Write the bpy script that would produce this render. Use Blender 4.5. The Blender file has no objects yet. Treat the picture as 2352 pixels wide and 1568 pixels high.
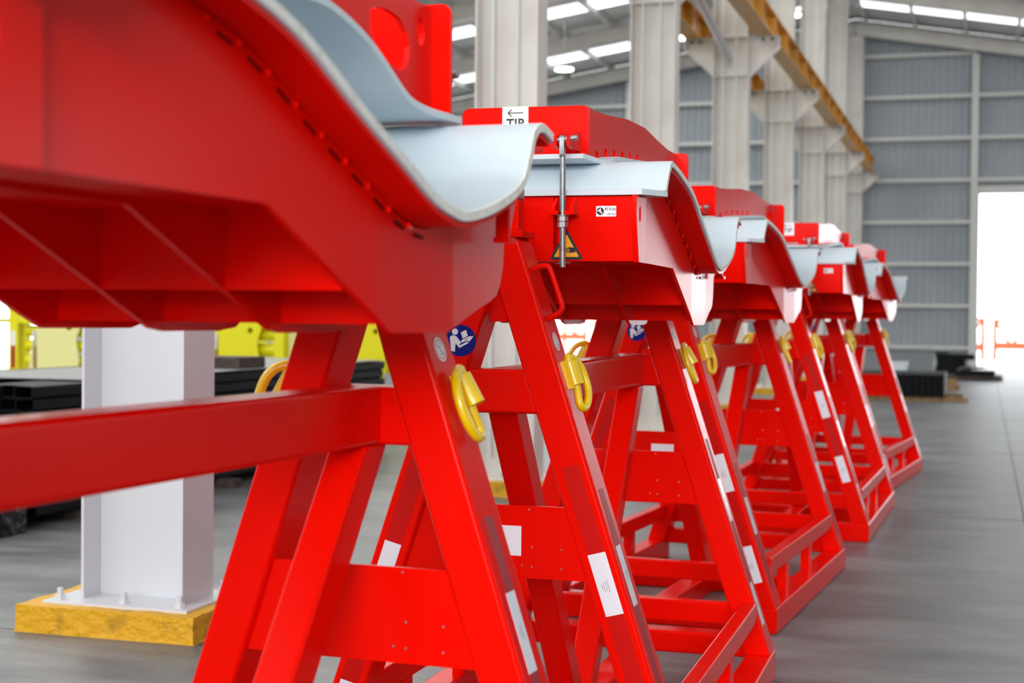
import bpy, bmesh, math, random
from mathutils import Vector, Matrix
from mathutils.geometry import tessellate_polygon
random.seed(7)
S = bpy.context.scene
COL = S.collection
PI = math.pi

# ------------------------------------------------------------ camera, sky, light
cam_d = bpy.data.cameras.new('camera')
cam = bpy.data.objects.new('camera', cam_d); COL.objects.link(cam)
cam_d.sensor_width = 36.0; cam_d.lens = 36.0 * 3500.0 / 2352.0
cam_d.clip_start = 0.05; cam_d.clip_end = 500
cam.matrix_world = (Matrix.Translation((0, 0, 1.5)) @ Matrix.Rotation(0.30, 4, 'Z')
                    @ Matrix.Rotation(PI / 2 - 0.0185, 4, 'X') @ Matrix.Rotation(0.0095, 4, 'Z'))
cam_d.dof.use_dof = True; cam_d.dof.focus_distance = 4.7; cam_d.dof.aperture_fstop = 3.2
S.camera = cam

world = bpy.data.worlds.new('sky'); S.world = world
world.use_nodes = True
wn = world.node_tree; bg = wn.nodes['Background']
bg.inputs['Color'].default_value = (0.93, 0.965, 1.0, 1); bg.inputs['Strength'].default_value = 3.6

def area(name, loc, rot, sx, sy, power, col=(1, 1, 1)):
    d = bpy.data.lights.new(name, 'AREA'); d.shape = 'RECTANGLE'; d.size = sx; d.size_y = sy
    d.energy = power; d.color = col
    o = bpy.data.objects.new(name, d); COL.objects.link(o); o.location = loc; o.rotation_euler = rot
    return o
sun_d = bpy.data.lights.new('sun', 'SUN'); sun_d.energy = 5.0; sun_d.angle = 0.02; sun_d.color = (1, .96, .9)
sun = bpy.data.objects.new('sun', sun_d); COL.objects.link(sun); sun.rotation_euler = (math.radians(-28), math.radians(-14), 0)
area('side_fill_light', (17.4, 22, 2.8), (0, PI/2, 0), 5, 9, 420, (1, .98, .95))  # added fill for the right-facing sides; the right wall has no door
area('front_fill_light', (1.6, -15.6, 5.6), (PI/2-.12, 0, 0), 11.2, 4.2, 2250, (1, .975, .94))  # added light behind the camera, high up in an unseen opening
for k in range(-2, 9):                   # daylight under the translucent roof strips
    y = -4.0 + 5.8 * k + 1.9
    f_ = .45 if k > 6 else 1
    area('skylight_glow', (4.5, y, 8.7), (0, 0.17, 0), 15, 1.2, (70 if 3 < k < 7 else 25*f_), (1, .985, .96))
    area('skylight_glow', (-12.5, y, 8.6), (0, -0.155, 0), 15, 1.2, 330*f_, (1, .985, .96))
S.view_settings.view_transform = 'Standard'; S.view_settings.look = 'None'
S.view_settings.exposure = 0.42; S.view_settings.gamma = 1.0; S.view_settings.use_curve_mapping = False
S.cycles.max_bounces = 8; S.cycles.diffuse_bounces = 4; S.cycles.glossy_bounces = 4
S.cycles.caustics_reflective = False; S.cycles.caustics_refractive = False
S.cycles.sample_clamp_indirect = 6.0
S.cycles.use_denoising = True

# ------------------------------------------------------------ materials
def mat(name, col, rough=.5, metal=0, coat=0, coat_r=.08, spec=.5, emit=None, es=0, noise=None, bump=None):
    m = bpy.data.materials.new(name); m.use_nodes = True
    nt = m.node_tree; b = nt.nodes['Principled BSDF']
    b.inputs['Base Color'].default_value = (*col, 1); b.inputs['Roughness'].default_value = rough
    b.inputs['Metallic'].default_value = metal; b.inputs['Coat Weight'].default_value = coat
    b.inputs['Coat Roughness'].default_value = coat_r; b.inputs['Specular IOR Level'].default_value = spec
    if emit: b.inputs['Emission Color'].default_value = (*emit, 1); b.inputs['Emission Strength'].default_value = es
    tc = nt.nodes.new('ShaderNodeTexCoord')
    if noise:
        sc, col2, lo, hi = noise
        n = nt.nodes.new('ShaderNodeTexNoise'); n.inputs['Scale'].default_value = sc; n.inputs['Detail'].default_value = 6
        r = nt.nodes.new('ShaderNodeValToRGB'); r.color_ramp.elements[0].position = lo; r.color_ramp.elements[1].position = hi
        r.color_ramp.elements[0].color = (*col, 1); r.color_ramp.elements[1].color = (*col2, 1)
        nt.links.new(tc.outputs['Object'], n.inputs['Vector']); nt.links.new(n.outputs['Fac'], r.inputs['Fac'])
        nt.links.new(r.outputs['Color'], b.inputs['Base Color'])
    if bump:
        sc, st, dist = bump
        n = nt.nodes.new('ShaderNodeTexNoise'); n.inputs['Scale'].default_value = sc; n.inputs['Detail'].default_value = 3
        bp = nt.nodes.new('ShaderNodeBump'); bp.inputs['Strength'].default_value = st; bp.inputs['Distance'].default_value = dist
        nt.links.new(tc.outputs['Object'], n.inputs['Vector']); nt.links.new(n.outputs['Fac'], bp.inputs['Height'])
        nt.links.new(bp.outputs['Normal'], b.inputs['Normal'])
    return m
RED = mat('red_gloss_paint', (.83, .004, .0006), .22, 0, 0, .07, .09, bump=(40, .06, .002))
GREY = mat('saddle_grey_paint', (.56, .65, .71), .42, 0, .1, .2, .4, noise=(3, (.60, .69, .75), .4, .6))
EDGE = mat('saddle_edge', (.82, .83, .80), .6, noise=(60, (.68, .67, .62), .5, .66))
YEL = mat('yellow_gloss', (.86, .60, .0), .35, 0, .6, .08, .5, bump=(120, .25, .002))
STEEL = mat('galvanised_steel', (.34, .36, .38), .45, .8, noise=(40, (.25, .27, .29), .4, .65))
WHITE = mat('white_decal', (.84, .84, .90), .35, 0, .3)
TAPEW = mat('white_reflective_tape', (.80, .81, .90), .3, 0, .4, .1, bump=(900, .3, .0005))
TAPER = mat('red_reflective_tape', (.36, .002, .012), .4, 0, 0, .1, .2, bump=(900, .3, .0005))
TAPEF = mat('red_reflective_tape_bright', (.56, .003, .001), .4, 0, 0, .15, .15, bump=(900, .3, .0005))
BLACK = mat('decal_black', (.01, .01, .015), .4)
TEXTG = mat('print_grey', (.12, .12, .16), .5)
BLUE = mat('decal_blue', (.002, .008, .20), .4, 0, 0, spec=.2)
AMBER = mat('decal_amber', (.86, .40, .015), .4)
DRED = mat('decal_dark_red', (.35, .01, .02), .4)
CREAM = mat('cream_steel_paint', (.71, .69, .65), .42, 0, .1, .2, noise=(2.2, (.63, .60, .56), .42, .72))
COLW = mat('white_steel_paint', (.60, .615, .65), .38, 0, .2, .15)
PLINTH = mat('yellow_painted_plinth', (.66, .34, .003), .6, noise=(9, (.36, .19, .01), .55, .74), bump=(24, .9, .02))
CRANE = mat('crane_yellow', (.72, .34, .015), .45, 0, .2, noise=(1.4, (.52, .26, .03), .4, .65))
SHEET = mat('grey_cladding', (.335, .375, .405), .45, .15, noise=(.6, (.30, .335, .37), .4, .65))
SHEETL = mat('light_roof_sheet', (.74, .75, .75), .55, noise=(.5, (.66, .67, .67), .4, .65))
GIRT = mat('girt_paint', (.64, .65, .63), .5)
SKY = mat('translucent_sheet', (.9, .92, .95), .5, emit=(.95, .98, 1), es=1.2)
LAMP = mat('lamp_diffuser', (.9, .9, .9), .5, emit=(1, .99, .97), es=6)
LAMPB = mat('lamp_housing', (.5, .5, .5), .4)
BLK = mat('black_steel_tube', (.004, .005, .006), .5, 0, 0, .3, .12)
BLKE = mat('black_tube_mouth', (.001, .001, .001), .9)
WRAP = mat('black_plastic_wrap', (.004, .006, .009), .3, 0, 0, .1, .25, bump=(9, 1.0, .05))
TIMB = mat('rough_timber', (.36, .22, .10), .8, noise=(14, (.22, .13, .06), .4, .65))
DTIMB = mat('dark_weathered_timber', (.07, .05, .04), .8, noise=(14, (.03, .022, .02), .4, .65))
GSH = mat('grey_steel_sheets', (.17, .18, .19), .4, .2)
LSH = mat('plastic_film', (.62, .68, .74), .25)
MYEL = mat('bright_yellow_paint', (.78, .72, .0), .4, 0, .3, .1)
PALEY = mat('pale_yellow_paint', (.80, .78, .32), .5)
ORNG = mat('orange_steel', (.52, .10, .045), .6, spec=.1)
TEAL = mat('teal_tag', (.01, .22, .28), .5)
SLOT = mat('slot_shade_dark_red', (.10, .0005, .0005), .7, spec=.1)  # shade inside the slots, put into a dark paint colour
BROWN = mat('brown_tape', (.45, .16, .03), .5)

def concrete():
    m = bpy.data.materials.new('concrete_floor'); m.use_nodes = True; nt = m.node_tree; b = nt.nodes['Principled BSDF']
    tc = nt.nodes.new('ShaderNodeTexCoord')
    mp = nt.nodes.new('ShaderNodeMapping'); mp.inputs['Scale'].default_value = (.55, 1.5, 1)
    mp.inputs['Rotation'].default_value = (0, 0, .12)
    n1 = nt.nodes.new('ShaderNodeTexNoise'); n1.inputs['Scale'].default_value = 1.6; n1.inputs['Detail'].default_value = 9; n1.inputs['Roughness'].default_value = .62
    n2 = nt.nodes.new('ShaderNodeTexNoise'); n2.inputs['Scale'].default_value = 26; n2.inputs['Detail'].default_value = 6
    r = nt.nodes.new('ShaderNodeValToRGB')
    r.color_ramp.elements[0].position = .38; r.color_ramp.elements[0].color = (.088, .092, .096, 1)
    r.color_ramp.elements[1].position = .64; r.color_ramp.elements[1].color = (.205, .208, .212, 1)
    mx = nt.nodes.new('ShaderNodeMix'); mx.data_type = 'RGBA'; mx.blend_type = 'OVERLAY'; mx.inputs['Factor'].default_value = .38
    L = nt.links.new
    L(tc.outputs['Object'], mp.inputs['Vector']); L(mp.outputs['Vector'], n1.inputs['Vector']); L(tc.outputs['Object'], n2.inputs['Vector'])
    L(n1.outputs['Fac'], r.inputs['Fac']); L(r.outputs['Color'], mx.inputs['A']); L(n2.outputs['Color'], mx.inputs['B'])
    L(mx.outputs['Result'], b.inputs['Base Color'])
    rr = nt.nodes.new('ShaderNodeMapRange'); rr.inputs['To Min'].default_value = .32; rr.inputs['To Max'].default_value = .55
    L(n1.outputs['Fac'], rr.inputs['Value']); L(rr.outputs['Result'], b.inputs['Roughness'])
    bp = nt.nodes.new('ShaderNodeBump'); bp.inputs['Strength'].default_value = .15; bp.inputs['Distance'].default_value = .004
    L(n2.outputs['Fac'], bp.inputs['Height']); L(bp.outputs['Normal'], b.inputs['Normal'])
    return m
CONC = concrete()
OUTG = mat('yard_concrete', (.62, .60, .57), .8, noise=(.4, (.5, .48, .46), .4, .6))

# ------------------------------------------------------------ mesh helpers
class MB:
    def __init__(s): s.v = []; s.f = []; s.m = []
    def add(s, vs, fs, mi=0):
        k = len(s.v); s.v += [tuple(p) for p in vs]; s.f += [tuple(i + k for i in f) for f in fs]; s.m += [mi] * len(fs); return s
    def box(s, x0, x1, y0, y1, z0, z1, mi=0, M=None):
        vs = [Vector(p) for p in ((x0,y0,z0),(x1,y0,z0),(x1,y1,z0),(x0,y1,z0),(x0,y0,z1),(x1,y0,z1),(x1,y1,z1),(x0,y1,z1))]
        if M: vs = [M @ p for p in vs]
        return s.add(vs, [(0,3,2,1),(4,5,6,7),(0,1,5,4),(1,2,6,5),(2,3,7,6),(3,0,4,7)], mi)
    def beam(s, a, b, w, d, up=(0,0,1), mi=0):
        a = Vector(a); b = Vector(b); t = (b-a).normalized(); u = Vector(up).cross(t).normalized(); n = t.cross(u)
        vs = [p + u*sx*w/2 + n*sy*d/2 for p in (a, b) for sx, sy in ((-1,-1),(1,-1),(1,1),(-1,1))]
        return s.add(vs, [(0,3,2,1),(4,5,6,7),(0,1,5,4),(1,2,6,5),(2,3,7,6),(3,0,4,7)], mi)
    def prism(s, pts, M, h, mi=0, holes=()):
        """pts 2D outline -> extruded along local z from 0 to h, then M"""
        loops = [pts] + list(holes)
        tri = tessellate_polygon([[Vector((p[0], p[1], 0)) for p in l] for l in loops])
        flat = [p for l in loops for p in l]; n = len(flat)
        vs = [M @ Vector((p[0], p[1], z)) for z in (0, h) for p in flat]
        fs = []
        for t in tri:
            a, b, c = [flat[i] for i in t]
            ccw = (b[0]-a[0])*(c[1]-a[1]) - (b[1]-a[1])*(c[0]-a[0]) > 0
            t = tuple(t) if ccw else tuple(reversed(t))
            fs.append(tuple(i + n for i in t)); fs.append(tuple(reversed(t)))
        k = 0
        for li, l in enumerate(loops):
            ar = sum(l[i][0]*l[(i+1)%len(l)][1] - l[(i+1)%len(l)][0]*l[i][1] for i in range(len(l)))
            for i in range(len(l)):
                a, b = k+i, k+(i+1) % len(l)
                q = (a, b, b+n, a+n)
                if (ar > 0) != (li == 0): q = q[::-1]
                fs.append(q)
            k += len(l)
        return s.add(vs, fs, mi)
    def tube(s, path, r, n=10, mi=0, closed=False, caps=True):
        P = [Vector(p) for p in path]; N = len(P); rings = []
        up = Vector((.13, .31, .94))
        for i, p in enumerate(P):
            a = P[i-1] if (i > 0 or closed) else P[i]; b = P[(i+1) % N] if (i < N-1 or closed) else P[i]
            t = (b-a).normalized()
            u = (up - t*up.dot(t)).normalized(); up = u; w = t.cross(u)
            rings.append([p + (u*math.cos(2*PI*j/n) + w*math.sin(2*PI*j/n))*r for j in range(n)])
        vs = [q for rg in rings for q in rg]; fs = []
        for i in range(N if closed else N-1):
            k = (i+1) % N
            for j in range(n): fs.append((i*n+j, i*n+(j+1)%n, k*n+(j+1)%n, k*n+j))
        if caps and not closed: fs.append(tuple(reversed(range(n)))); fs.append(tuple((N-1)*n+j for j in range(n)))
        return s.add(vs, fs, mi)
    def cyl(s, a, b, r, n=14, mi=0): return s.tube([a, b], r, n, mi)
    def build(s, name, mats, parent=None, bev=0, seg=2, smooth=True, ang=35):
        me = bpy.data.meshes.new(name); me.from_pydata(s.v, [], s.f)
        if not isinstance(mats, (list, tuple)): mats = [mats]
        for m in mats: me.materials.append(m)
        me.polygons.foreach_set('material_index', s.m)
        bm = bmesh.new(); bm.from_mesh(me)
        bmesh.ops.remove_doubles(bm, verts=bm.verts, dist=1e-6); bmesh.ops.recalc_face_normals(bm, faces=bm.faces)
        bm.to_mesh(me); bm.free()
        if smooth:
            me.polygons.foreach_set('use_smooth', [True]*len(me.polygons)); me.set_sharp_from_angle(angle=math.radians(ang))
        me.update()
        o = bpy.data.objects.new(name, me); COL.objects.link(o)
        if parent: o.parent = parent
        if bev:
            b = o.modifiers.new('edge_rounding', 'BEVEL'); b.width = bev; b.segments = seg; b.limit_method = 'ANGLE'
            b.angle_limit = math.radians(40); b.harden_normals = True
        return o
def tag(o, label=None, cat=None, group=None, kind=None):
    if label: o['label'] = label
    if cat: o['category'] = cat
    if group: o['group'] = group
    if kind: o['kind'] = kind
    return o
def empty(name, loc=(0,0,0), rz=0, **k):
    o = bpy.data.objects.new(name, None); COL.objects.link(o); o.location = loc; o.rotation_euler = (0,0,rz); o.empty_display_size = .1
    return tag(o, **k)
def copy_tree(o, parent=None):
    c = o.copy(); COL.objects.link(c)
    if parent is not None: c.parent = parent
    for ch in list(o.children): copy_tree(ch, c)
    return c
def plane_m(o, u, v, n):
    return Matrix(((u[0],v[0],n[0],o[0]),(u[1],v[1],n[1],o[1]),(u[2],v[2],n[2],o[2]),(0,0,0,1)))
YZ = plane_m((0,0,0),(0,1,0),(0,0,1),(1,0,0))      # 2D (y,z) extruded along +x
XZm = plane_m((0,0,0),(1,0,0),(0,0,1),(0,-1,0))    # 2D (x,z) extruded along -y
def tr(x=0, y=0, z=0): return Matrix.Translation((x, y, z))
def circ(cx, cy, r, n=28, r2=None): return [(cx + r*math.cos(2*PI*i/n), cy + (r2 or r)*math.sin(2*PI*i/n)) for i in range(n)]
def rrect(x0, x1, y0, y1, r, n=5, corners=(1,1,1,1)):
    out = []
    for k, (cx, cy, a) in enumerate(((x0+r,y0+r,PI),(x1-r,y0+r,1.5*PI),(x1-r,y1-r,0),(x0+r,y1-r,.5*PI))):
        if corners[k]: out += [(cx+r*math.cos(a+i*PI/2/n), cy+r*math.sin(a+i*PI/2/n)) for i in range(n+1)]
        else: out.append(((x0,y0),(x1,y0),(x1,y1),(x0,y1))[k])
    return out
def catmull(P, n=5):
    out = []
    for i in range(len(P)-1):
        p0 = P[max(i-1,0)]; p1 = P[i]; p2 = P[i+1]; p3 = P[min(i+2,len(P)-1)]
        for j in range(n):
            t = j/n
            out.append(tuple(.5*((2*p1[k]) + (-p0[k]+p2[k])*t + (2*p0[k]-5*p1[k]+4*p2[k]-p3[k])*t*t + (-p0[k]+3*p1[k]-3*p2[k]+p3[k])*t**3) for k in (0,1)))
    out.append(tuple(P[-1])); return out
def offset(P, d):
    out = []
    for i, p in enumerate(P):
        a = Vector(P[max(i-1,0)]); b = Vector(P[min(i+1,len(P)-1)]); t = (b-a).normalized()
        out.append((p[0]-t.y*d, p[1]+t.x*d))
    return out
def interp(P, x):
    if x <= P[0][0]: return P[0][1]
    for a, b in zip(P, P[1:]):
        if a[0] <= x <= b[0]: return a[1] + (b[1]-a[1])*(x-a[0])/max(b[0]-a[0], 1e-9)
    return P[-1][1]
def sweep_x(P, x0, x1, th, mi=0, mb=None, chamfer=None):
    """sheet with profile P (y,z), thickness th upwards, from x0 to x1"""
    mb = mb or MB(); Q = offset(P, th); n = len(P)
    vs = [(x, p[0], p[1]) for x in (x0, x1) for p in P] + [(x, q[0], q[1]) for x in (x0, x1) for q in Q]
    fs = []
    for i in range(n-1):
        fs += [(i, i+1, n+i+1, n+i), (2*n+i, 3*n+i, 3*n+i+1, 2*n+i+1), (i, 2*n+i, 2*n+i+1, i+1), (n+i, n+i+1, 3*n+i+1, 3*n+i)]
    fs += [(0, n, 3*n, 2*n), (n-1, 3*n-1, 4*n-1, 2*n-1)]
    return mb.add(vs, fs, mi)
def text_mesh(name, body, size, M, m, parent, bold=0.0, align='CENTER', sx=1):
    c = bpy.data.curves.new(name, 'FONT'); c.body = body; c.size = size; c.extrude = .0002; c.offset = bold; c.align_x = align; c.space_character = 1.08
    c.resolution_u = 3
    t = bpy.data.objects.new(name+'_tmp', c); COL.objects.link(t)
    me = bpy.data.meshes.new_from_object(t.evaluated_get(bpy.context.evaluated_depsgraph_get()))
    bpy.data.objects.remove(t)
    me.name = ('tip_' if body == 'TIP' else 'torque_') + 'text'
    me.transform(M @ Matrix.Diagonal((sx,1,1,1))); me.materials.clear(); me.materials.append(m)
    o = bpy.data.objects.new(name, me); COL.objects.link(o); o.parent = parent
    return o

# ------------------------------------------------------------ the setting
WX0, WX1, WY0, WY1 = -24.0, 18.0, -16.0, 47.0
RIDGE = -3.8
def roof_z(x): return 10.45 - (.155*(RIDGE-x) if x < RIDGE else .17*(x-RIDGE))
fl = MB().box(WX0, WX1, WY0, WY1+.3, -.2, 0).build('floor', CONC, smooth=False); tag(fl, kind='structure')
jt = MB()
for x in (-21.3, -15.2, -9.4, .31, 6.2, 12.2): jt.box(x-.004, x+.004, WY0, WY1, .0002, .0008)
for y in (-5.3, .45, 6.1, 11.9, 17.7, 23.5, 29.2, 35, 40.8): jt.box(WX0, WX1, y-.004, y+.004, .0004, .001)
o = jt.build('saw_joint', mat('joint_filler', (.05,.05,.055), .8), fl, smooth=False); tag(o, kind='stuff')
g = MB().box(-80, 80, WY1+.3, 140, -.25, -.03).build('ground_outside', OUTG, smooth=False); tag(g, kind='structure')
g = MB().box(-80, WX0, -40, WY1+.3, -.25, -.03).build('ground_outside', OUTG, smooth=False); tag(g, kind='structure')
g = MB().box(WX0, 80, -60, WY0, -.25, -.03).build('ground_outside', OUTG, smooth=False); tag(g, kind='structure')

def corrug(mb, a, b, z0, z1a, z1b, openings=(), pitch=.21, depth=.035, axis='x', pos=0., nrm=-1):
    """trapezoidal sheet from a to b along axis; top edge z1a..z1b; openings (u0,u1,h)"""
    u = a; prof = []
    while u < b:
        prof += [(u, 0), (u+pitch*.35, 0), (u+pitch*.5, depth), (u+pitch*.85, depth)]; u += pitch
    prof.append((b, 0))
    def P(u, d, z): return (u, pos+nrm*d, z) if axis == 'x' else (pos+nrm*d, u, z)
    for (u0, d0), (u1, d1) in zip(prof, prof[1:]):
        u1 = min(u1, b); zb = z0
        mid = (u0+u1)/2
        for (oa, ob, h) in openings:
            if oa <= mid <= ob: zb = h
        t0 = z1a(u0); t1 = z1a(u1)
        mb.add([P(u0,d0,zb), P(u1,d1,zb), P(u1,d1,t1), P(u0,d0,t0)], [(0,1,2,3)])
DOOR = (-.18, 7.4, 5.15); DOOR2 = (-16.2, -11.0, 4.6)
mb = MB(); corrug(mb, WX0, WX1, 0, roof_z, None, (DOOR, DOOR2), pos=WY1+.12, nrm=-1)
wb = mb.build('wall_back', SHEET, smooth=False); tag(wb, kind='structure')
for k in range(8):
    z = .60 + 1.24*k
    segs = [(WX0+.1, -3.95), (-3.6, -.42), (-.22, WX1-.2)]
    for a, b in segs:
        if z < DOOR2[2] and a < -20: rng = [(a, DOOR2[0]), (DOOR2[1], b)]
        elif z < DOOR[2] and a > -1: rng = [(DOOR[1]+.2, b)]
        else: rng = [(a, b)]
        for p, q in rng:
            if z + .1 > min(roof_z(p), roof_z(q)) - .6: 
                if q > 5: q = RIDGE + (10.45-.75-z)/.17
                if p < -10: p = RIDGE - (10.45-.75-z)/.155
            if q - p > .5: MB().box(p, q, WY1-.1, WY1+.07, z-.055, z+.055).build('girt', GIRT, wb, bev=.008)
for x in (-20.5, DOOR2[0]-.1, -10.72, -.32, 7.6, 13.5):
    zt = roof_z(x)-.55
    MB().box(x-.1, x+.1, WY1-.16, WY1-.14, 0, zt).box(x-.1, x+.1, WY1+.05, WY1+.07, 0, zt).box(x-.008, x+.008, WY1-.14, WY1+.05, 0, zt).build('wall_post', GIRT, wb, smooth=False)
tg = MB().box(-.30,-.22, WY1-.3, WY1-.25, roof_z(-.3)-.62, roof_z(-.3)-.48).build('tag_plate', TEAL, wb, smooth=False)
for i, (d0, d1, h) in enumerate((DOOR, DOOR2)):
    m_ = MB().box(d0-.16, d0, WY1-.05, WY1+.2, 0, h).box(d1, d1+.16, WY1-.05, WY1+.2, 0, h).box(d0-.16, d1+.16, WY1-.05, WY1+.2, h, h+.22)
    o = m_.build('door_%d' % (i+1), GIRT, bev=.01); tag(o, kind='structure')
DOOR3 = (33.2, 35.2, 3.2)
mb = MB(); corrug(mb, WY0, WY1, 0, lambda u: roof_z(WX0), None, (DOOR3, (20.2, 21.2, 3.0), (25.6, 26.6, 3.0)), axis='y', pos=WX0, nrm=1)
wl = mb.build('wall_left', SHEETL, smooth=False); tag(wl, kind='structure')
for k in range(5):
    z = .60+1.24*k
    for p, q in (((WY0, WY1),) if z > 3.2 else ((WY0, 20.1), (21.3, 25.5), (26.7, 33.1), (35.3, WY1))):
        MB().box(WX0+.02, WX0+.16, p, q, z-.055, z+.055).build('girt', GIRT, wl, smooth=False)
mb = MB(); corrug(mb, WY0, WY1, 0, lambda u: roof_z(WX1), None, (), axis='y', pos=WX1, nrm=-1)
wr = mb.build('wall_right', GSH, smooth=False); tag(wr, kind='structure')
for k in range(6): MB().box(WX1-.16, WX1-.02, WY0, WY1, .545+1.24*k, .655+1.24*k).build('girt', GIRT, wr, smooth=False)

LIGHT_OPENING = (-4.2, 7.4, 8.0)  # unseen opening, added and shaped for the light from behind the camera
mb = MB(); corrug(mb, WX0, WX1, 0, roof_z, None, (LIGHT_OPENING,), pos=WY0-.12, nrm=1)
wf = mb.build('wall_front', SHEET, smooth=False); tag(wf, kind='structure')
# ceiling: roof sheets between translucent strips, rafters, purlins
STR = [(-4.0+5.8*k+1.35, -4.0+5.8*k+2.45) for k in range(-2, 9)]
mb = MB(); edges = [WY0-.5] + [e for s_ in STR for e in s_] + [WY1+.5]
for i in range(0, len(edges), 2):
    y0, y1 = edges[i], edges[i+1]; n = max(1, int((y1-y0)/.25))
    for j in range(n):
        ya = y0+(y1-y0)*j/n; yb = y0+(y1-y0)*(j+.5)/n; yc = y0+(y1-y0)*(j+1)/n
        for xa, xb in ((WX0-.4, RIDGE), (RIDGE, WX1+.4)):
            for p, q, d0, d1 in ((ya, yb, 0, .035), (yb, yc, .035, 0)):
                mb.add([(xa,p,roof_z(xa)+d0),(xb,p,roof_z(xb)+d0),(xb,q,roof_z(xb)+d1),(xa,q,roof_z(xa)+d1)], [(0,1,2,3)])
ce = mb.build('ceiling', SHEETL, smooth=False); tag(ce, kind='structure')
for (y0, y1) in STR:
    for xa, xb in ((WX0+.5, RIDGE-.25), (RIDGE+.25, WX1-.5)):
        MB().add([(xa,y0,roof_z(xa)+.01),(xb,y0,roof_z(xb)+.01),(xb,y1,roof_z(xb)+.01),(xa,y1,roof_z(xa)+.01)], [(0,1,2,3)]).build('skylight_panel', SKY, ce, smooth=False)
        for ed in (RIDGE,): pass
    MB().box(RIDGE-.25, RIDGE+.25, y0, y1, roof_z(RIDGE)-.03, roof_z(RIDGE)+.0).build('ridge_cap', SHEETL, ce, smooth=False)
def ibeam(mb, a, b, h, w, t=.012, mi=0):
    a = Vector(a); b = Vector(b); up = Vector((0,0,1))
    mb.beam(a, b, t, h, up, mi); d = (b-a).normalized(); u = up.cross(d).normalized(); n = d.cross(u)
    for s_ in (-1, 1): mb.beam(a+n*s_*h/2, b+n*s_*h/2, w, t, up, mi)
for y in [6.41+5.75*k for k in range(-3, 8)]:
    for xa, xb in ((WX0+.2, RIDGE), (RIDGE, WX1-.2)):
        m_ = MB(); ibeam(m_, (xa, min(y, WY1-.35), roof_z(xa)-.36), (xb, min(y, WY1-.35), roof_z(xb)-.36), .38, .2); m_.build('rafter', CREAM, ce, smooth=False)
x = RIDGE + .35; xs = []
for k in range(15): xs.append(RIDGE+.35+1.42*k)
for k in range(14): xs.append(RIDGE-.35-1.42*k)
for x in xs:
    if WX0+.3 < x < WX1-.3:
        z = roof_z(x)
        MB().box(x-.008, x+.008, WY0, WY1, z-.17, z-.005).box(x-.05, x+.05, WY0, WY1, z-.175, z-.165).build('purlin', GIRT, ce, smooth=False)

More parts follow.
